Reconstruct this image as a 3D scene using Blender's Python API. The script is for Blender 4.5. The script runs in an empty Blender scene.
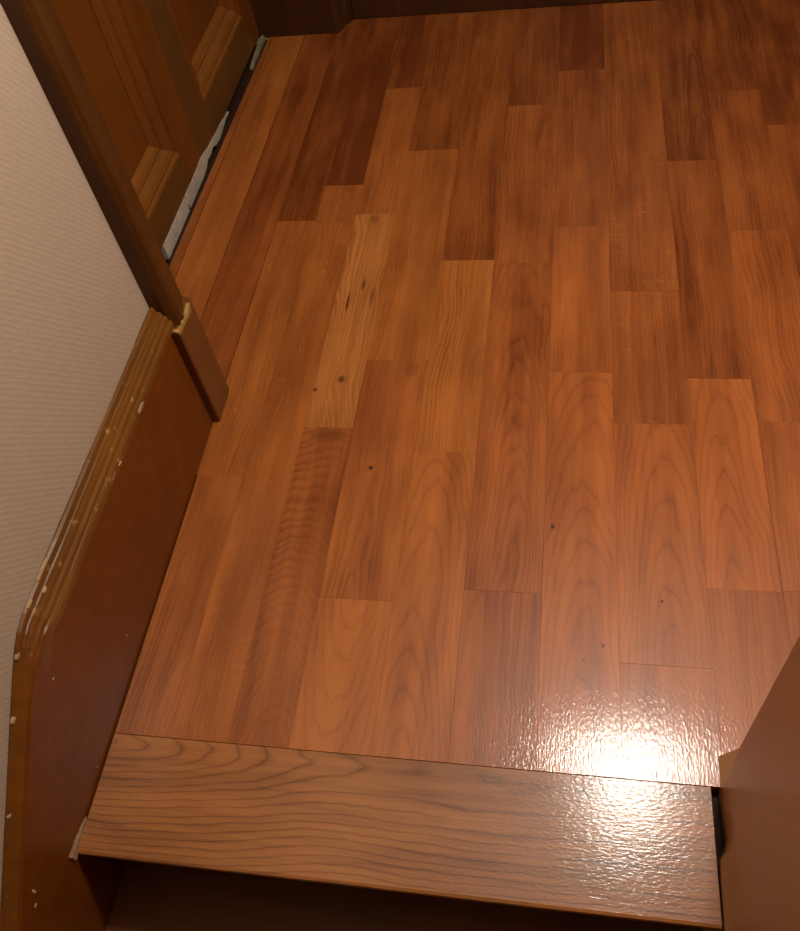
import bpy, bmesh, math, random
from mathutils import Matrix, Vector

S = 1.10                      # metres per layout unit (camera height above the landing)
random.seed(7)
scene = bpy.context.scene
col = scene.collection

# ------------------------------------------------------------------ camera
R3 = ((0.98379192, 0.12601792, -0.12756546),
      (0.02277619, -0.79346568, -0.60818867),
      (-0.17786149, 0.59542565, -0.78347533))
cam_data = bpy.data.cameras.new('camera')
cam = bpy.data.objects.new('camera', cam_data)
col.objects.link(cam)
cam_data.sensor_fit = 'HORIZONTAL'
cam_data.sensor_width = 36.0
cam_data.lens = 872.43 / 800.0 * 36.0
cam_data.shift_y = -29.77 / 800.0
cam_data.clip_start = 0.02
right, down, fwd = [Vector(r) for r in R3]
mw = Matrix((( right.x, -down.x, -fwd.x, 0.0),
             ( right.y, -down.y, -fwd.y, 0.0),
             ( right.z, -down.z, -fwd.z, 1.0 * S),
             (0, 0, 0, 1)))
cam.matrix_world = mw
scene.camera = cam

# ------------------------------------------------------------------ world, exposure
world = bpy.data.worlds.new('world')
scene.world = world
world.use_nodes = True
bgn = world.node_tree.nodes.get('Background') or world.node_tree.nodes.new('ShaderNodeBackground')
bgn.inputs['Color'].default_value = (1.0, 0.8, 0.62, 1)
bgn.inputs['Strength'].default_value = 0.0
vs = scene.view_settings
vs.view_transform = 'Standard'
vs.look = 'None'
vs.gamma = 1.0
vs.use_curve_mapping = False
vs.exposure = 0.0

LAMP_POS = (0.210, 0.785, 1.50)      # above the middle of the landing
LAMP_COLOR = (1.0, 0.89, 0.78)
LAMP_STRENGTH = 184.0

# ------------------------------------------------------------------ node helpers
class NT:
    def __init__(self, name):
        self.m = bpy.data.materials.new(name)
        self.m.use_nodes = True
        self.t = self.m.node_tree
        self.t.nodes.clear()
        self.out = self.n('ShaderNodeOutputMaterial')
    def n(self, kind, **kw):
        nd = self.t.nodes.new(kind)
        for k, v in kw.items():
            setattr(nd, k, v)
        return nd
    def set(self, sock, v):
        if v is None:
            return
        if isinstance(v, bpy.types.NodeSocket):
            self.t.links.new(v, sock)
        else:
            sock.default_value = v
    def math(self, op, a, b=None, c=None, clamp=False):
        nd = self.n('ShaderNodeMath', operation=op)
        nd.use_clamp = clamp
        for i, v in enumerate((a, b, c)):
            if v is not None:
                self.set(nd.inputs[i], v)
        return nd.outputs[0]
    def xyz(self, x, y, z=0.0):
        nd = self.n('ShaderNodeCombineXYZ')
        for i, v in enumerate((x, y, z)):
            self.set(nd.inputs[i], v)
        return nd.outputs[0]
    def sep(self, v):
        nd = self.n('ShaderNodeSeparateXYZ')
        self.set(nd.inputs[0], v)
        return nd.outputs
    def noise(self, vec, scale=1.0, detail=2.0, rough=0.5, dist=0.0):
        nd = self.n('ShaderNodeTexNoise')
        self.set(nd.inputs['Vector'], vec)
        nd.inputs['Scale'].default_value = scale
        nd.inputs['Detail'].default_value = detail
        nd.inputs['Roughness'].default_value = rough
        nd.inputs['Distortion'].default_value = dist
        return nd.outputs[0]
    def ramp(self, fac, stops, interp='LINEAR'):
        nd = self.n('ShaderNodeValToRGB')
        cr = nd.color_ramp
        cr.interpolation = interp
        while len(cr.elements) < len(stops):
            cr.elements.new(0.5)
        for e, (p, c) in zip(cr.elements, stops):
            e.position = p
            e.color = (c, c, c, 1) if isinstance(c, (int, float)) else (*c, 1)
        self.set(nd.inputs[0], fac)
        return nd.outputs[0]
    def mix(self, fac, a, b, blend='MIX'):
        nd = self.n('ShaderNodeMix', data_type='RGBA', blend_type=blend)
        self.set(nd.inputs['Factor'], fac)
        for k, v in (('A', a), ('B', b)):
            s = [i for i in nd.inputs if i.name == k and i.type == 'RGBA'][0]
            self.set(s, v if isinstance(v, bpy.types.NodeSocket) else (*v, 1))
        return [o for o in nd.outputs if o.type == 'RGBA'][0]
    def maprange(self, v, a, b, c=0.0, d=1.0, smooth=False):
        nd = self.n('ShaderNodeMapRange')
        if smooth:
            nd.interpolation_type = 'SMOOTHSTEP'
        for i, x in enumerate((v, a, b, c, d)):
            self.set(nd.inputs[i], x)
        return nd.outputs[0]
    def attr(self, name):
        nd = self.n('ShaderNodeAttribute')
        nd.attribute_type = 'OBJECT'
        nd.attribute_name = name
        return nd.outputs['Fac']
    def obj(self):
        return self.n('ShaderNodeTexCoord').outputs['Object']
    def bump(self, h, strength, dist, normal=None):
        nd = self.n('ShaderNodeBump')
        nd.inputs['Strength'].default_value = strength
        nd.inputs['Distance'].default_value = dist
        self.set(nd.inputs['Height'], h)
        if normal:
            self.set(nd.inputs['Normal'], normal)
        return nd.outputs[0]
    def bsdf(self, color, rough=0.5, normal=None, spec=0.5, coat=0.0, coat_rough=0.1, coat_normal=None):
        b = self.n('ShaderNodeBsdfPrincipled')
        self.set(b.inputs['Base Color'], color if isinstance(color, bpy.types.NodeSocket) else (*color, 1))
        self.set(b.inputs['Roughness'], rough)
        b.inputs['Specular IOR Level'].default_value = spec
        b.inputs['Coat Weight'].default_value = coat
        b.inputs['Coat Roughness'].default_value = coat_rough
        if normal:
            self.set(b.inputs['Normal'], normal)
        if coat_normal:
            self.set(b.inputs['Coat Normal'], coat_normal)
        self.t.links.new(b.outputs[0], self.out.inputs['Surface'])
        return self.m

# ------------------------------------------------------------------ materials
def oak(name, spots=(), contrast=1.0, freq=150.0, flecks=False, pore_bump=0.14, rough=0.40,
        light=(0.48, 0.157, 0.030), dark=(0.155, 0.038, 0.006), edge=0.38, warp=1.0, sat=None, coat=0.6, thin=False):
    """Stained, varnished oak; local x runs across the board, y along it (metres).
    Object properties: tone, hue, pith (lateral pith offset), depth, tilt, seed."""
    T = NT(name)
    o = T.sep(T.obj())
    x, y = o[0], o[1]
    seed = T.math('MULTIPLY', T.attr('seed'), 7.31)
    tone, hue = T.attr('tone'), T.attr('hue')
    pith, depth, tilt = T.attr('pith'), T.attr('depth'), T.attr('tilt')
    v1 = T.xyz(T.math('MULTIPLY', x, 9.0), T.math('MULTIPLY', y, 3.4), seed)
    w1 = T.math('SUBTRACT', T.noise(v1, 1.0, 2.0, 0.5), 0.5)
    v2 = T.xyz(T.math('MULTIPLY', x, 60.0), T.math('MULTIPLY', y, 16.0), seed)
    w2 = T.math('SUBTRACT', T.noise(v2, 1.0, 2.0, 0.5), 0.5)
    xx = T.math('ADD', T.math('SUBTRACT', x, pith), T.math('MULTIPLY', w1, 0.05 * warp))
    dd = T.math('ADD', T.math('ADD', depth, T.math('MULTIPLY', tilt, y if sat is None else T.math('SMOOTH_MIN', y, sat, 0.10))), T.math('MULTIPLY', w1, 0.03 * warp))
    r = T.math('SQRT', T.math('ADD', T.math('MULTIPLY', xx, xx), T.math('MULTIPLY', dd, dd)))
    r = T.math('ADD', r, T.math('MULTIPLY', w2, 0.0075 if not thin else 0.0055))
    dark_spots = None
    for (sx, sy, rx, ry, amt, swirl) in spots:
        ax = T.math('DIVIDE', T.math('SUBTRACT', x, sx), rx)
        ay = T.math('DIVIDE', T.math('SUBTRACT', y, sy), ry)
        d2 = T.math('ADD', T.math('MULTIPLY', ax, ax), T.math('MULTIPLY', ay, ay))
        d2 = T.math('ADD', d2, T.math('MULTIPLY', w2, 1.2))
        if swirl:
            g = T.math('EXPONENT', T.math('MULTIPLY', d2, -0.12))
            r = T.math('ADD', r, T.math('MULTIPLY', g, swirl))
        k = T.math('MULTIPLY', T.maprange(d2, 1.5, 0.1, 0.0, 1.0, True), amt)
        dark_spots = k if dark_spots is None else T.math('MAXIMUM', dark_spots, k)
    n4 = T.noise(T.xyz(T.math('MULTIPLY', r, 55.0), 0.0, T.math('ADD', seed, 5.0)), 1.0, 2.0)
    ring = T.math('FRACT', T.math('ADD', T.math('MULTIPLY', r, freq), T.math('MULTIPLY', n4, 2.2 if not thin else 0.8)))
    rv = T.ramp(ring, [(0.0, 0.7), (0.07, 0.0), (0.16, 0.55), (0.3, 0.9), (0.8, 1.0), (1.0, 0.7)]) if thin else T.ramp(ring, [(0.0, 0.25), (0.10, 0.0), (0.22, 0.35), (0.55, 0.85), (0.85, 1.0), (1.0, 0.25)])
    # ring strength wanders along the board
    v3 = T.xyz(T.math('MULTIPLY', x, 14.0), T.math('MULTIPLY', y, 2.6), T.math('ADD', seed, 40.0))
    m3 = T.maprange(T.noise(v3, 1.0, 2.0), 0.3, 0.72, 0.65 if thin else 0.0, 1.0)
    # pores and fibres stretched along the board
    vp = T.xyz(T.math('MULTIPLY', x, 620.0), T.math('MULTIPLY', y, 22.0), seed)
    pores = T.noise(vp, 1.0, 3.0, 0.6)
    vf = T.xyz(T.math('MULTIPLY', x, 130.0), T.math('MULTIPLY', y, 5.0), T.math('ADD', seed, 11.0))
    fib = T.noise(vf, 1.0, 3.0, 0.55)
    vb = T.xyz(T.math('MULTIPLY', x, 16.0), T.math('MULTIPLY', y, 5.0), T.math('ADD', seed, 23.0))
    blot = T.noise(vb, 1.0, 3.0, 0.55)
    val = T.math('MULTIPLY', T.math('SUBTRACT', rv, 0.62), T.math('MULTIPLY', m3, 0.40 * contrast))
    val = T.math('ADD', val, T.math('MULTIPLY', T.math('SUBTRACT', fib, 0.5), 0.55 * contrast))
    vs_ = T.xyz(T.math('MULTIPLY', T.math('ADD', x, T.math('MULTIPLY', w1, 0.03)), 42.0), T.math('MULTIPLY', y, 2.2), T.math('ADD', seed, 57.0))
    stk = T.noise(vs_, 1.0, 2.0, 0.5)
    val = T.math('ADD', val, T.math('MULTIPLY', T.math('SUBTRACT', stk, 0.5), 0.9))
    val = T.math('ADD', val, T.math('MULTIPLY', T.math('SUBTRACT', pores, 0.5), 0.35))
    val = T.math('ADD', val, T.math('MULTIPLY', T.math('SUBTRACT', blot, 0.5), 1.15))
    if flecks:
        vr = T.xyz(T.math('MULTIPLY', x, 28.0), T.math('MULTIPLY', y, 85.0), T.math('ADD', seed, 71.0))
        n1 = T.noise(vr, 1.0, 1.0, 0.4, 0.6)
        line = T.maprange(T.math('ABSOLUTE', T.math('SUBTRACT', n1, 0.5)), 0.0, 0.014, 1.0, 0.0)
        vm = T.xyz(T.math('MULTIPLY', x, 30.0), T.math('MULTIPLY', y, 9.0), T.math('ADD', seed, 90.0))
        mk = T.maprange(T.noise(vm, 1.0, 1.0), 0.52, 0.66, 0.0, 1.0)
        val = T.math('ADD', val, T.math('MULTIPLY', T.math('MULTIPLY', line, mk), 0.75))
    fac = T.math('ADD', tone, val)
    fac_c = T.maprange(fac, -0.1, 1.1, 0.0, 1.0)
    warm = T.mix(fac_c, dark, light)
    red = T.mix(fac_c, (dark[0] * 0.98, dark[1] * 0.84, dark[2] * 0.9), (light[0] * 1.02, light[1] * 0.88, light[2] * 1.02))
    c = T.mix(hue, warm, red)
    if dark_spots is not None:
        c = T.mix(dark_spots, c, (0.035, 0.012, 0.005))
    # varnish: slight orange peel plus open pores
    h1 = T.math('MULTIPLY', pores, 1.0)
    vq = T.xyz(T.math('MULTIPLY', x, 380.0), T.math('MULTIPLY', y, 150.0), seed)
    h2 = T.noise(vq, 1.0, 2.0, 0.5)
    h = T.math('ADD', T.math('MULTIPLY', h1, 0.5), T.math('MULTIPLY', h2, 1.0))
    nrm = T.bump(h, pore_bump, 0.0016)
    rg = T.math('ADD', rough, T.math('MULTIPLY', T.math('SUBTRACT', blot, 0.5), 0.10))
    return T.bsdf(c, rg, nrm, spec=edge, coat=coat, coat_rough=0.12, coat_normal=nrm)

def brown_paint(name, base, var=0.25, rough=0.35, wear=None, streak=(3.0, 40.0, 40.0), spec=0.25):
    T = NT(name)
    co = T.obj()
    o = T.sep(co)
    st = T.xyz(*[T.math('MULTIPLY', o[i], streak[i]) for i in range(3)])
    a = T.noise(st, 1.0, 4.0, 0.6)
    b = T.noise(co, 9.0, 3.0, 0.5)
    f = T.math('ADD', T.math('MULTIPLY', a, 0.6), T.math('MULTIPLY', b, 0.4))
    c = T.mix(T.maprange(f, 0.3, 0.7), [v * (1 - var) for v in base], [v * (1 + var) for v in base])
    if wear:
        wcol, lo, hi = wear
        sp = T.noise(co, 55.0, 3.0, 0.65)
        c = T.mix(T.maprange(sp, lo, hi), c, wcol)
    nrm = T.bump(T.noise(co, 160.0, 2.0), 0.12, 0.001)
    return T.bsdf(c, rough, nrm, spec=spec)

OAK = oak('oak_strip')
OAK_CATH = oak('oak_strip_cathedral', contrast=1.05, freq=135.0, warp=0.9, thin=True)
OAK_FLECK = oak('oak_strip_flecked', flecks=True)
OAK_NOSE = oak('oak_nosing', contrast=2.1, freq=125.0,
               light=(0.40, 0.155, 0.040), dark=(0.10, 0.030, 0.008), warp=0.4, sat=-0.08, thin=True)
SUB = brown_paint('subfloor_dark', (0.03, 0.012, 0.006), rough=0.8)
PAINT = brown_paint('stained_skirting', (0.160, 0.041, 0.0025), var=0.22, rough=0.42)
MOULD = brown_paint('worn_moulding', (0.17, 0.065, 0.010), var=0.35, rough=0.38, streak=(60.0, 3.0, 60.0),
                    wear=((0.42, 0.25, 0.08), 0.62, 0.72))
CASING = brown_paint('dark_casing', (0.085, 0.030, 0.006), var=0.25, rough=0.35, streak=(60.0, 60.0, 2.5))
PLINTH = brown_paint('plinth_brown', (0.16, 0.058, 0.014), var=0.2, rough=0.4, streak=(40.0, 40.0, 3.0))
WORN = brown_paint('bare_worn_wood', (0.36, 0.20, 0.055), var=0.35, rough=0.6)
CAPPING = brown_paint('capping_brown', (0.17, 0.056, 0.0065), var=.3, wear=((0.36, 0.2, 0.06), 0.66, 0.74))
DOOR = brown_paint('door_brown', (0.150, 0.046, 0.006), var=0.22, rough=0.36, streak=(40.0, 40.0, 2.5))
DOOR_RAIL = brown_paint('door_rail_brown', (0.115, 0.048, 0.010), var=0.2, rough=0.36, streak=(40.0, 3.0, 40.0))
DOOR_MOULD_LIT = brown_paint('door_moulding_brown_lit', (0.21, 0.078, 0.014), var=0.2, rough=0.32, streak=(40.0, 3.0, 40.0))  # door brown with the top light on horizontal mouldings painted in
DARKWOOD = brown_paint('dark_jamb', (0.055, 0.018, 0.006), var=0.25, rough=0.4, streak=(30.0, 30.0, 3.0))
PANEL = brown_paint('panel_brown', (0.50, 0.275, 0.13), var=0.08, rough=0.32, streak=(6.0, 6.0, 6.0))
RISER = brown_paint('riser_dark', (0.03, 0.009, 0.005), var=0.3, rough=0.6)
FILLER = brown_paint('white_filler', (0.44, 0.40, 0.33), var=0.2, rough=0.8)
CHIP = brown_paint('chip_white', (0.46, 0.32, 0.17), var=0.25, rough=0.8)
SLIVER = brown_paint('grey_sliver', (0.22, 0.20, 0.12), var=0.2, rough=0.7)

def wallpaper():
    T = NT('ribbed_wallpaper')
    o = T.sep(T.obj())
    w = T.n('ShaderNodeTexWave', wave_type='BANDS', bands_direction='DIAGONAL')
    d = T.math('ADD', T.math('MULTIPLY', o[1], 1.1), T.math('MULTIPLY', o[2], 0.85))
    e = T.math('SUBTRACT', T.math('MULTIPLY', o[1], 0.85), T.math('MULTIPLY', o[2], 1.1))
    nz = T.noise(T.xyz(T.math('MULTIPLY', d, 260.0), T.math('MULTIPLY', e, 45.0), 0.0), 1.0, 2.0, 0.6)
    t = T.math('SINE', T.math('ADD', T.math('MULTIPLY', d, 2 * math.pi / 0.0095), T.math('MULTIPLY', nz, 5.0)))
    f = T.math('ADD', T.math('MULTIPLY', t, 0.20), nz)
    blot = T.noise(T.obj(), 4.0, 3.0)
    c = T.mix(T.maprange(f, 0.0, 1.0), (0.41, 0.322, 0.24), (0.52, 0.415, 0.32))
    c = T.mix(T.maprange(blot, 0.35, 0.7, 0.0, 0.35), c, (0.41, 0.315, 0.23))
    return T.bsdf(c, 0.8, T.bump(f, 0.22, 0.0012), spec=0.2)
PAPER = wallpaper()
T = NT('plain_ceiling'); CEIL = T.bsdf((0.5, 0.44, 0.36), 0.9)
T = NT('lamp_glass')
em = T.n('ShaderNodeEmission')
em.inputs['Color'].default_value = (*LAMP_COLOR, 1)
em.inputs['Strength'].default_value = LAMP_STRENGTH
T.t.links.new(em.outputs[0], T.out.inputs['Surface'])
GLASS = T.m
T = NT('lamp_metal'); METAL = T.bsdf((0.5, 0.42, 0.28), 0.35)

# ------------------------------------------------------------------ geometry helpers (layout units -> metres)
def tag(o, label, cat, kind=None, group=None):
    o['label'] = label
    o['category'] = cat
    if kind: o['kind'] = kind
    if group: o['group'] = group
    return o

def link(name, bm, mat, parent=None, loc=(0, 0, 0), smooth=False, bevel=0.0, seg=1):
    bmesh.ops.remove_doubles(bm, verts=bm.verts[:], dist=1e-6)
    bmesh.ops.recalc_face_normals(bm, faces=bm.faces[:])
    if bevel:
        es = [e for e in bm.edges if len(e.link_faces) == 2 and e.calc_face_angle(0) > 0.5]
        bmesh.ops.bevel(bm, geom=es, offset=bevel, segments=seg, affect='EDGES', profile=0.6)
    me = bpy.data.meshes.new(name)
    bm.to_mesh(me); bm.free()
    if smooth:
        for p in me.polygons: p.use_smooth = True
    me.materials.append(mat)
    o = bpy.data.objects.new(name, me)
    col.objects.link(o)
    o.location = loc
    if parent:
        o.parent = parent
        if parent.type == 'EMPTY' or True:
            o.matrix_parent_inverse = Matrix.Translation(parent.location).inverted()
    return o

def add_box(bm, x0, x1, y0, y1, z0, z1):
    v = [bm.verts.new((x * S, y * S, z * S)) for x in (x0, x1) for y in (y0, y1) for z in (z0, z1)]
    for f in ((0, 1, 3, 2), (4, 6, 7, 5), (0, 4, 5, 1), (2, 3, 7, 6), (0, 2, 6, 4), (1, 5, 7, 3)):
        bm.faces.new([v[i] for i in f])

def box(name, x0, x1, y0, y1, z0, z1, mat, parent=None, bevel=0.0, seg=1):
    bm = bmesh.new(); add_box(bm, x0, x1, y0, y1, z0, z1)
    return link(name, bm, mat, parent, bevel=bevel, seg=seg)

def loft(bm, rings, closed=True, caps=True):
    vs_ = [[bm.verts.new((p[0] * S, p[1] * S, p[2] * S)) for p in r] for r in rings]
    n = len(vs_[0])
    for a, b in zip(vs_[:-1], vs_[1:]):
        for i in range(n if closed else n - 1):
            j = (i + 1) % n
            bm.faces.new((a[i], a[j], b[j], b[i]))
    if caps:
        bm.faces.new(vs_[0][::-1]); bm.faces.new(vs_[-1])

def empty(name, loc):
    o = bpy.data.objects.new(name, None)
    col.objects.link(o)
    o.location = [c * S for c in loc]
    o.empty_display_size = 0.05
    return o

# ------------------------------------------------------------------ room shell
bm = bmesh.new()
add_box(bm, -0.95, -0.54, -1.6, 0.852, -1.2, 2.3)
add_box(bm, -0.95, -0.54, 0.852, 1.935, 1.95, 2.3)
add_box(bm, -0.95, -0.54, 1.935, 2.1, -1.2, 2.3)
add_box(bm, -0.95, -0.90, 0.852, 1.935, -0.06, 1.95)
tag(link('wall_left', bm, PAPER), 'beige ribbed wallpaper on the wall beside the stair head', 'wall', 'structure')
tag(box('wall_far', -0.54, 0.9, 2.03, 2.12, -0.06, 2.3, DARKWOOD), 'dark wood wall across the far end of the landing', 'wall', 'structure')
tag(box('wall_right', 0.86, 0.95, -1.6, 2.03, -1.2, 2.3, PAPER), 'beige wall on the right of the landing, outside the view', 'wall', 'structure')
tag(box('wall_near', -0.54, 0.86, -1.7, -1.6, -1.2, 2.3, DARKWOOD), 'dark wall behind the foot of the stairs, outside the view', 'wall', 'structure')
tag(box('ceiling', -0.95, 0.95, -1.7, 2.12, 2.3, 2.36, CEIL), 'plain off-white ceiling above the landing', 'ceiling', 'structure')

# ------------------------------------------------------------------ floor: sub-floor and individual oak strips
bm = bmesh.new()
add_box(bm, -0.9, 0.86, 0.22, 2.03, -0.06, -0.018)
add_box(bm, 0.25, 0.86, -1.6, 0.22, -0.06, -0.018)
floor = tag(link('floor', bm, SUB), 'glossy reddish-brown oak strip floor of the landing', 'floor', 'structure')

box('threshold', -0.7115, -0.695, 0.84, 1.93, -0.0178, -0.006, SUB, floor)
GX = [-0.745, -0.681, -0.602, -0.522, -0.448, -0.375, -0.300, -0.202, -0.113, -0.015, 0.078, 0.184, 0.272, 0.366,
      0.46, 0.555, 0.65, 0.755, 0.86]
Y0, Y1 = 0.2994, 1.988
# strip index: list of (y0, y1, tone, hue, pith offset (fraction of width), depth, tilt, material key)
def P_(y0, y1, tone, hue=0.3, pith=None, depth=None, tilt=None, key='n'):
    return (y0, y1, tone, hue, pith, depth, tilt, key)
strips = {
 0: [P_(0.84, 1.93, .50, .2)],
 1: [P_(0.84, 1.93, .62, .0, 2.5, .03, .02)],
 2: [P_(0.84, 1.93, .22, .7, 2.0, .03, .02)],
 3: [P_(Y0, .679, .58, .1, 1.3, .03, .03), P_(.679, 1.255, .55, .1, 1.5, .02, .02, 'f'), P_(1.255, Y1, .34, .5, 1.2, .02, .03, 'f')],
 4: [P_(Y0, 1.25, .55, .2, -1.1, .03, .03, 'f'), P_(1.25, 1.357, .52, .2), P_(1.357, Y1, .20, .5, .8, .03, .03)],
 5: [P_(Y0, .772, .42, .40, .1, .125, .42, 'swirl'), P_(.772, 1.270, .72, -.05, -.6, .02, .07, 'gold'), P_(1.270, 1.685, .55, .2, .6, .03, .05), P_(1.685, Y1, .28, .5)],
 6: [P_(Y0, .4945, .74, .25, -.05, .045, -.13, 'c'), P_(.4945, .9095, .56, .35, -.1, .02, .05, 'knot6'), P_(.9095, 1.46, .62, .05, 1.5, .03, .01), P_(1.46, Y1, .46, .2, 1.2, .03, .01)],
 7: [P_(Y0, .7325, .66, .3, -.15, .042, .11, 'c'), P_(.7325, 1.14, .74, .1, .45, .02, .10, 'wave'), P_(1.14, Y1, .53, .2, 1.0, .03, .03)],
 8: [P_(Y0, .5165, .52, .5, -.3, .02, .05), P_(.5165, 1.13, .46, .55, .0, .045, .10), P_(1.13, 1.60, .42, .35, .3, .02, .05), P_(1.60, Y1, .46, .3)],
 9: [P_(Y0, .887, .66, .6, .05, .050, .12, 'knot9'), P_(.887, 1.2225, .60, .6, .2, .012, .05), P_(1.2225, 1.72, .34, .5, 1.6, .03, .02), P_(1.72, Y1, .20, .55)],
 10: [P_(Y0, .432, .62, .6, .1, .01, .06), P_(.432, .7915, .66, .6, .1, .035, .12, 'knot10'), P_(.7915, 1.062, .42, .55, 1.6, .03, .02, 'f'), P_(1.062, Y1, .46, .45, 1.4, .03, .02, 'f')],
 11: [P_(Y0, .536, .60, .7, .3, .02, .05), P_(.536, .878, .70, .7, -.1, .035, .11, 'c'), P_(.878, 1.40, .44, .6, 1.0, .02, .03), P_(1.40, Y1, .46, .45, .2, .02, .05)],
 12: [P_(Y0, .5375, .58, .8), P_(.5375, .80, .60, .75, .1, .02, .06), P_(.80, 1.206, .64, .7, -.6, .02, .03), P_(1.206, 1.62, .42, .5), P_(1.62, Y1, .36, .5)],
 13: [P_(Y0, .66, .56, .8), P_(.66, 1.09, .58, .75), P_(1.09, 1.50, .44, .6), P_(1.50, Y1, .38, .5)],
 14: [P_(Y0, .9, .55, .7), P_(.9, 1.42, .48, .5), P_(1.42, Y1, .40, .5)],
 15: [P_(Y0, 1.1, .50, .5), P_(1.1, Y1, .42, .5)],
 16: [P_(Y0, .8, .50, .5), P_(.8, Y1, .45, .5)],
 17: [P_(Y0, 1.2, .50, .5), P_(1.2, Y1, .40, .5)],
}
def spots_local(cx_, cy_, pts):
    return [((x - cx_) * S, (y - cy_) * S, rx, ry, a, sw) for (x, y, rx, ry, a, sw) in pts]
knots = {
 'gold': [(-.352, 1.040, .0028, .026, .85, 0), (-.331, 1.082, .0030, .018, .8, 0), (-.312, 1.052, .0028, .030, .6, 0),
          (-.334, .868, .006, .008, .75, .010), (-.352, .845, .013, .020, .0, .014), (-.372, .846, .004, .004, .8, .004),
          (-.338, 1.255, .010, .014, .35, 0)],
 'knot6': [(-.262, .701, .0040, .0045, .95, .008), (-.266, .60, .018, .05, .0, .012), (-.225, .89, .012, .02, .3, 0)],
 'knot9': [(-.004, .615, .0030, .0045, .9, .003), (.059, .452, .0028, .0032, .9, .002), (.036, .432, .0018, .002, .9, 0)],
 'knot10': [(.130, .515, .0022, .0028, .95, 0)],
 'wave': [(-.155, .99, .03, .04, .0, .010)],
 'swirl': [(-.338, .758, .03, .012, .30, 0)],
}
for k, plist in strips.items():
    xa, xb = GX[k], GX[k + 1]
    for (ya, yb, tone, hue, pith, depth, tilt, key) in plist:
        w, cxm, cym = (xb - xa), (xa + xb) / 2, (ya + yb) / 2
        g = 0.0009 if k in (0, 1, 2) else 0.00004
        ge = 0.00006
        xl, xr = xa + g, xb - g
        bm = bmesh.new()
        hz = random.uniform(-0.0002, 0.0002)
        if k == 3 and ya < .5: xl = -0.5182      # shadow gap beside the skirting
        parts_ = [[(xl, ya + ge), (xr, ya + ge), (xr, yb - ge), (xl, yb - ge)]]
        if k == 0:                               # tapered filler strip beside the door threshold
            parts_ = [[(-0.7045, ya), (xr, ya), (xr, yb), (-0.691, yb)]]
        if k == 11 and ya < .34:                 # notched round the brown panel
            parts_ = [[(xl, ya + ge), (0.1795, ya + ge), (0.1795, 0.3325), (xl, 0.3325)], [(xl, 0.3325), (xr, 0.3325), (xr, yb - ge), (xl, yb - ge)]]
        if k == 12 and ya < .34:
            parts_ = [[(xl, 0.3325), (xr, 0.3325), (xr, yb - ge), (xl, yb - ge)]]
        b = 0.00016
        for outline in parts_:
            outline = [(p[0] - cxm, p[1] - cym) for p in outline]
            cxo = sum(p[0] for p in outline) / 4; cyo = sum(p[1] for p in outline) / 4
            bb = b if len(parts_) == 1 else 0.0
            ins = [(p[0] - math.copysign(bb, p[0] - cxo), p[1] - math.copysign(bb, p[1] - cyo)) for p in outline]
            rings_ = [[(p[0], p[1], -0.0175) for p in outline], [(p[0], p[1], -0.0003 + hz) for p in outline]]
            if bb: rings_.append([(p[0], p[1], hz) for p in ins])
            loft(bm, rings_)
        if key == 'f':
            mat = OAK_FLECK
        elif key == 'c':
            mat = OAK_CATH
        elif key in knots:
            mat = oak('oak_strip_' + key, spots_local(cxm, cym, knots[key]), contrast={'gold': 1.8, 'wave': 1.7, 'swirl': 1.5, 'knot9': 1.05, 'knot10': 1.05}.get(key, 1.2), thin=key in ('knot9', 'knot10'), freq=135.0 if key in ('knot9', 'knot10') else 150.0, warp=0.9 if key in ('knot9', 'knot10') else 1.0, **(dict(light=(0.53, 0.195, 0.046), dark=(0.18, 0.048, 0.009)) if key == 'gold' else {}))
        else:
            mat = OAK
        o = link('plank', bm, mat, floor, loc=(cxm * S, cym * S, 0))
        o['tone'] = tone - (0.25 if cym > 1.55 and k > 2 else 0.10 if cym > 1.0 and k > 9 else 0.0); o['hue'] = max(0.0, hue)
        o['pith'] = (pith if pith is not None else random.uniform(-1.2, 1.2)) * w * S
        o['depth'] = depth if depth is not None else random.uniform(.01, .03)
        o['tilt'] = tilt if tilt is not None else random.uniform(.03, .07)
        o['seed'] = random.uniform(0, 10)

# ------------------------------------------------------------------ stair nosing and the steps below
bm = bmesh.new()
# local frame: x across the board (depth), y along its length -> rotate -90 about z
ring = []
prof = [(-0.0600, -0.034), (-0.0642, -0.018), (-0.0668, -0.008), (-0.0675, -0.0040), (-0.0664, -0.0012), (-0.0635, 0.0), (0.0669, 0.0), (0.0675, -0.0006), (0.0675, -0.034)]
for yy in (-0.3415, 0.3455):
    ring.append([(p[0], yy, p[1]) for p in prof])
loft(bm, ring)
nose = link('stair_nosing', bm, OAK_NOSE)
nose.rotation_euler = (0, 0, -math.pi / 2)      # local +y -> world +x, local +x -> world -y
nose.location = (-0.1765 * S, 0.2315 * S, 0)
for v in nose.data.vertices:                     # local +x must point to the landing
    v.co.x = -v.co.x
nose.data.flip_normals()
nose['tone'] = .66; nose['hue'] = .1
nose['pith'] = -0.056 * S; nose['depth'] = .078; nose['tilt'] = .20; nose['seed'] = 3.3
tag(nose, 'glossy oak nosing board with dark arched grain along the top step edge', 'stair nosing')

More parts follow.
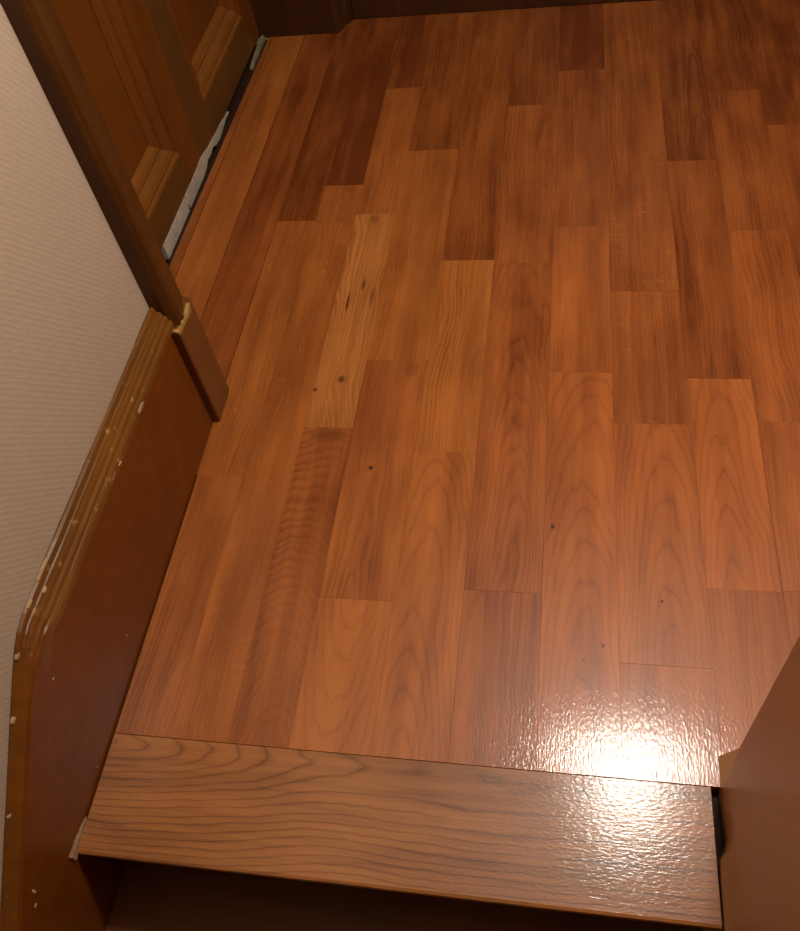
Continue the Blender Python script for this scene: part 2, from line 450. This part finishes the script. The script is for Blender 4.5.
RISE, RUN = 0.138, 0.20
for i in range(3):
    yr = 0.196 - RUN * i
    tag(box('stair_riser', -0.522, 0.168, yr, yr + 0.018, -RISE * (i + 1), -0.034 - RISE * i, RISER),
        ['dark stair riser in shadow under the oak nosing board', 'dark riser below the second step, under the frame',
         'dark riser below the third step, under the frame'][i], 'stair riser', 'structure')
    t = link_tread = bmesh.new()
    add_box(t, -0.522, 0.168, yr - RUN - 0.03, yr + 0.018, -RISE * (i + 1) - 0.03, -RISE * (i + 1))
    o = link('stair_tread', t, brown_paint('tread_brown_%d' % i, (0.16, 0.06, 0.02)))
    tag(o, ['brown stair tread one step below the nosing board', 'brown stair tread two steps below the nosing board',
            'brown stair tread three steps below the nosing board'][i], 'stair tread', 'structure')

# ------------------------------------------------------------------ left skirting / stair string
base = empty('baseboard_left', (-0.53, 0.55, 0.0))
tag(base, 'brown skirting board that turns down into the stair string', 'skirting board', 'structure')
def slope_top(y):
    return 0.138 + (y - 0.183) * 0.69
outline = [(0.777, -0.02), (0.777, 0.198), (0.37, 0.198), (0.345, 0.205), (0.325, 0.212), (0.300, 0.206), (0.264, 0.186),
           (0.183, 0.130), (-0.9, slope_top(-0.9) - 0.008), (-0.9, slope_top(-0.9) - 0.45), (0.10, slope_top(0.10) - 0.45), (0.33, -0.30), (0.33, -0.02)]
bm = bmesh.new()
loft(bm, [[(-0.5405, a, b) for a, b in outline], [(-0.5205, a, b) for a, b in outline]])
link('skirting_board', bm, PAINT, base, bevel=0.0015)
mprof = [(-0.5405, -0.038), (-0.5405, -0.001), (-0.5375, 0.0015), (-0.5345, -0.0005), (-0.5330, -0.0075), (-0.5315, -0.0085),
         (-0.5285, -0.0080), (-0.5265, -0.0115), (-0.5258, -0.0155), (-0.5240, -0.0155), (-0.5218, -0.0180), (-0.5210, -0.0235),
         (-0.5190, -0.0240), (-0.5172, -0.0270), (-0.5172, -0.0365), (-0.5206, -0.038)]
fprof = [(-0.5405, -0.038), (-0.5405, -0.001), (-0.5375, 0.0010), (-0.5350, 0.0000), (-0.5338, -0.0022), (-0.5322, -0.0030),
         (-0.5300, -0.0033), (-0.5280, -0.0042), (-0.5265, -0.0052), (-0.5250, -0.0060), (-0.5235, -0.0075), (-0.5222, -0.0100),
         (-0.5212, -0.0140), (-0.5207, -0.0200), (-0.5206, -0.0300), (-0.5206, -0.038)]
knee = [(0.352, 0.2340), (0.342, 0.2336), (0.332, 0.2320), (0.321, 0.2285), (0.309, 0.2230), (0.295, 0.2145), (0.278, 0.2035), (0.255, 0.1880), (0.225, 0.1672), (0.183, 0.138), (0.0, slope_top(0)), (-0.9, slope_top(-0.9))]
path = [(0.788 - 0.036 * i, 0.2340) for i in range(13)] + knee[1:]
allr = []
for i, (y, z) in enumerate(path):
    a = path[max(i - 1, 0)]; b_ = path[min(i + 1, len(path) - 1)]
    n = Vector((-(b_[1] - a[1]), b_[0] - a[0])).normalized()
    if n.y < 0: n = -n
    q = min(max((0.350 - y) / 0.06, 0.0), 1.0)
    wob = (0.0010 * math.sin(i * .8 + 1) + 0.0006 * math.sin(2.1 * i)) * (1 - q)
    ring = []
    for (mx, mh), (fx, fh) in zip(mprof, fprof):
        px = mx + (fx - mx) * q; h = mh + (fh - mh) * q
        ring.append((px + (wob if px > -0.538 and px < -0.5206 else 0), y + n.x * h, z + n.y * h + wob))
    allr.append(ring)
bm = bmesh.new(); loft(bm, allr[:14]); link('top_moulding', bm, MOULD, base)
bm = bmesh.new(); loft(bm, allr[13:]); link('string_capping', bm, CAPPING, base)

# chipped paint flakes on the moulding and string
def chip(x, y, z, ly, lz, parent=base, mat=CHIP, ax='x', name='paint_chip'):
    bm = bmesh.new(); n = 7; top = []; bot = []
    for i in range(n):
        a = 2 * math.pi * i / n
        r = random.uniform(0.6, 1.15)
        u, v = math.cos(a) * ly * r, math.sin(a) * lz * r
        s = 0.69 * u * 0 
        top.append((x + 0.0012, y + u, z + v + s)); bot.append((x - 0.002, y + u * 1.1, z + v * 1.1))
    loft(bm, [bot, top])
    return link(name, bm, mat, parent)
for (x, y, z, ly, lz) in [(-0.5172, 0.640, 0.2030, 0.009, 0.0030), (-0.5172, 0.555, 0.2015, 0.005, 0.0012),
                          (-0.5362, 0.430, 0.2345, 0.020, 0.0008), (-0.5362, 0.395, 0.2345, 0.016, 0.0012), (-0.5352, 0.352, 0.2335, 0.005, 0.0016),
                          (-0.5205, 0.405, 0.200, 0.004, 0.0012), (-0.5300, 0.372, 0.2258, 0.004, 0.0010),
                          (-0.5350, 0.302, 0.2180, 0.005, 0.002), (-0.5350, 0.248, 0.1835, 0.004, 0.002), (-0.5350, 0.170, 0.1285, 0.003, 0.0015),
                          (-0.5206, 0.300, 0.166, 0.0018, 0.0010), (-0.5206, 0.115, 0.058, 0.0018, 0.0045), (-0.5206, 0.104, 0.046, 0.003, 0.0012),
                          (-0.5206, 0.405, 0.045, 0.0010, 0.0024), (-0.5206, 0.255, 0.012, 0.0008, 0.002)]:
    chip(x, y, z, ly, lz)
# torn filler at the front corner of the nosing
bm = bmesh.new(); rr = []
for i in range(9):
    t = i / 8
    y = 0.158 + 0.045 * t
    w = 0.0035 * (1 - t) ** 0.6 * random.uniform(.6, 1.3) + 0.0008
    h = 0.009 * (1 - t) ** 0.5 * random.uniform(.6, 1.2) + 0.002
    rr.append([(-0.5215, y, -0.004), (-0.5207 + w, y, -0.003), (-0.5207 + w * .7, y, h * .5), (-0.5215, y, h)])
loft(bm, rr)
link('torn_filler', bm, brown_paint('torn_filler', (0.26, 0.17, 0.09), var=.6, streak=(200., 200., 200.), rough=.8), base)

# ------------------------------------------------------------------ near door casing with plinth block
cas = empty('trim_1', (-0.525, 0.815, 0.0))
tag(cas, 'dark moulded door casing post standing beside the beige wallpaper', 'door casing', 'structure')
prof = [(-0.5405, 0.786), (-0.521, 0.786), (-0.5165, 0.7885), (-0.5165, 0.7905), (-0.5115, 0.7940), (-0.5085, 0.7985), (-0.5075, 0.8030),
        (-0.5090, 0.8075), (-0.5125, 0.8100), (-0.5155, 0.8115), (-0.5155, 0.8130), (-0.5145, 0.8160), (-0.5170, 0.825), (-0.5255, 0.849), (-0.5280, 0.852), (-0.5405, 0.853)]
bm = bmesh.new()
loft(bm, [[(x, y, 0.194) for x, y in prof], [(x, y, 2.05) for x, y in prof]])
link('casing_moulding', bm, CASING, cas)
jb = box('jamb', -0.74, -0.5405, 0.852, 0.866, 0.0, 1.95, CASING, cas)
prof = [(-0.5405, 0.778), (-0.510, 0.778), (-0.508, 0.780), (-0.5078, 0.832), (-0.509, 0.840), (-0.514, 0.848), (-0.5405, 0.853)]
bm = bmesh.new()
def sh(q): return [(-0.5405 + (x + 0.5405) * q, 0.817 + (y - 0.817) * q) for x, y in prof]
loft(bm, [[(*p, 0.0) for p in sh(.93)], [(*p, 0.006) for p in prof], [(*p, 0.192) for p in prof], [(*p, 0.196) for p in sh(.97)]])
link('plinth_block', bm, PLINTH, cas)
# ragged worn rim where the block's top is bare
bm = bmesh.new(); rr = []
rim = [(-0.522, 0.7775), (-0.515, 0.7772), (-0.5085, 0.778), (-0.5072, 0.788), (-0.5068, 0.800), (-0.5070, 0.812), (-0.5075, 0.824), (-0.508, 0.833)]
for i, (x, y) in enumerate(rim):
    h = random.uniform(0.005, 0.012) if i > 2 else 0.004
    inw = Vector((-0.53 - x, 0.815 - y)).normalized() * (0.0055 if i > 1 else 0.004)
    z = 0.195 + 0.0018 * math.sin(i * 2.1)
    rr.append([(x, y, z - h * .7), (x, y, z + 0.002), (x + inw.x, y + inw.y, z + 0.0035 + 0.002 * math.sin(i * 3.7)), (x + inw.x, y + inw.y, z - h * .7)])
loft(bm, rr)
link('worn_rim', bm, WORN, cas)

# ------------------------------------------------------------------ far jamb and casing, far baseboard
far = empty('trim_2', (-0.6, 1.95, 0.0))
tag(far, 'dark door jamb and casing at the far corner of the landing', 'door casing', 'structure')
prof = [(-0.745, 1.932), (-0.527, 1.931), (-0.520, 1.934), (-0.514, 1.944), (-0.511, 1.962), (-0.502, 1.972), (-0.496, 1.988), (-0.494, 2.03), (-0.745, 2.03)]
bm = bmesh.new()
loft(bm, [[(x, y, 0.0) for x, y in prof], [(x, y, 2.05) for x, y in prof]])
link('jamb', bm, DARKWOOD, far, bevel=0.0)
bm = bmesh.new()
pr = [(1.990, 0.0), (1.990, 0.10), (1.996, 0.112), (2.004, 0.118), (2.03, 0.12), (2.03, 0.0)]
loft(bm, [[(-0.494, a, b) for a, b in pr], [(0.86, a, b) for a, b in pr]])
tag(link('baseboard_far', bm, DARKWOOD), 'dark wooden skirting board along the far edge of the floor', 'skirting board', 'structure')
tag(box('trim_3', -0.745, -0.5405, 0.866, 1.932, 1.925, 1.95, CASING), 'dark head of the door frame above the double door', 'door frame', 'structure')

# ------------------------------------------------------------------ double door in the recess
FX = -0.712
def leaf(name, ya, yb, label, rail_mat, zb):
    e = empty(name, (FX, (ya + yb) / 2, zb))
    tag(e, label, 'door', 'structure')
    zt, sw, th = 1.92, 0.0795, 0.032
    for a, b_ in ((ya, ya + sw), (yb - sw, yb)):
        box('stile', FX - th, FX, a, b_, zb, zt, rail_mat if (name == 'door_2' and a == ya) else DOOR, e, bevel=0.0012)
    rects = [(0.09, 0.82), (0.93, 1.83)]
    for a, b_ in ((zb, 0.09), (0.82, 0.93), (1.83, zt)):
        box('rail', FX - th, FX - 0.0004, ya + sw, yb - sw, a, b_, rail_mat, e, bevel=0.001)
    steps = [(0.0, 0.000), (0.002, 0.0035), (0.009, 0.0035), (0.0105, -0.002), (0.016, -0.0005), (0.026, -0.003), (0.0335, -0.009), (0.035, -0.013),
             (0.040, -0.0125), (0.050, -0.0155), (0.0575, -0.0205), (0.058, -0.026)]
    for z0, z1 in rects:
        y0, y1 = ya + sw, yb - sw
        box('panel', FX - 0.03, FX - 0.0225, y0 + .01, y1 - .01, z0 + .01, z1 - .01, DOOR, e)
        def corner(k, d):
            return [(y0 + d, z0 + d), (y1 - d, z0 + d), (y1 - d, z1 - d), (y0 + d, z1 - d)][k % 4]
        for k in range(4):
            bm = bmesh.new()
            A = []; B = []
            for d, x in steps:
                A.append((FX + x, *corner(k, d))); B.append((FX + x, *corner(k + 1, d)))
            A.append((FX - 0.028, *corner(k, 0.058))); B.append((FX - 0.028, *corner(k + 1, 0.058)))
            A.append((FX - 0.028, *corner(k, 0.0))); B.append((FX - 0.028, *corner(k + 1, 0.0)))
            loft(bm, [A, B])
            link('panel_moulding', bm, DOOR_MOULD_LIT if k in (0, 2) else DOOR, e)
    return e
leaf('door_1', 0.870, 1.4235, 'brown panelled door leaf nearest the casing post, partly hidden by it', DOOR_RAIL, 0.024)
leaf('door_2', 1.4255, 1.928, 'brown panelled door leaf at the far end, beside the dark jamb', DOOR_RAIL, 0.007)

# white torn strip under the doors
def ragged(name, rows, label, mat, xin, xout):
    bm = bmesh.new()
    loft(bm, [[(xin, y, a), (xout, y, a), (xout + 0.0005, y, (a + b_) / 2), (xout, y, b_), (xin, y, b_)] for y, a, b_ in rows])
    return tag(link(name, bm, mat), label, 'strip')
ragged('filler_strip', [(1.160, -.006, .0235), (1.20, -.006, .022), (1.26, -.006, .0235), (1.300, -.006, .0225), (1.302, .006, .017), (1.306, .006, .017), (1.308, -.006, .023), (1.36, -.006, .0235),
        (1.395, -.006, .023), (1.41, -.006, .027), (1.43, -.004, .0262), (1.45, .004, .023), (1.47, .001, .0195), (1.49, .005, .018), (1.51, -.003, .016), (1.535, -.006, .0125),
        (1.56, -.004, .0125), (1.59, .001, .008), (1.62, .001, .004)],
       'ragged white filler strip along the bottom of the nearer door leaf', FILLER, -0.7205, -0.7105)
ragged('filler_sliver', [(1.80, -.006, -.004), (1.82, -.006, .001), (1.86, -.006, .004), (1.90, -.006, .006), (1.9295, -.006, .006)],
       'short greyish sliver under the far door leaf by the dark jamb', SLIVER, -0.708, -0.7005)

# ------------------------------------------------------------------ brown panel at the right of the stair head
pan = empty('balustrade', (0.22, 0.0, 0.0))
tag(pan, 'plain brown painted panel at the lower right of the stair head', 'balustrade')
box('board', 0.1945, 0.245, -1.2, 0.331, -0.9, 0.78, PANEL, pan, bevel=0.0015)
bm = bmesh.new()
loft(bm, [[(0.1945, y, -0.02), (x, y, -0.02), (x, y, 0.003), (0.1945, y, 0.032)] for y, x in ((0.3312, 0.1800), (0.318, 0.1798), (0.2975, 0.1790))])
link('base_fillet', bm, PANEL, pan)
bm = bmesh.new()
loft(bm, [[(0.1946, y, -0.2), (x, y, -0.2), (x, y, 0.003), (0.1775 + (x - 0.1775) * 0.5, y, 0.02), (0.1778, y, 0.06), (0.1778, y, 0.779), (0.1946, y, 0.779)] for y, x in
          ((0.2975, 0.1795), (0.285, 0.1797), (0.262, 0.1815), (0.246, 0.1815), (0.236, 0.1780), (0.228, 0.1725), (0.21, 0.1715), (0.12, 0.1705), (-0.6, 0.1700))])
link('side_board', bm, PANEL, pan)
box('handrail', 0.168, 0.255, -1.2, 0.336, 0.78, 0.81, PANEL, pan, bevel=0.006, seg=2)

# ------------------------------------------------------------------ ceiling lamp (above the frame)
lx, ly_, lz = LAMP_POS
lamp = empty('pendant_lamp', (lx, ly_, 2.3))
tag(lamp, 'round glowing pendant lamp hanging over the landing, outside the view', 'lamp')
bm = bmesh.new()
bmesh.ops.create_uvsphere(bm, u_segments=32, v_segments=16, radius=0.085 * S, matrix=Matrix.Translation((lx * S, ly_ * S, lz * S)))
link('globe', bm, GLASS, lamp, smooth=True)
bm = bmesh.new()
n = 20
loft(bm, [[(lx + r * math.cos(2 * math.pi * i / n), ly_ + r * math.sin(2 * math.pi * i / n), z) for i in range(n)]
          for r, z in ((0.035, lz + 0.078), (0.035, lz + 0.10), (0.008, lz + 0.105), (0.008, 2.27), (0.05, 2.28), (0.05, 2.299))])
link('stem', bm, METAL, lamp)
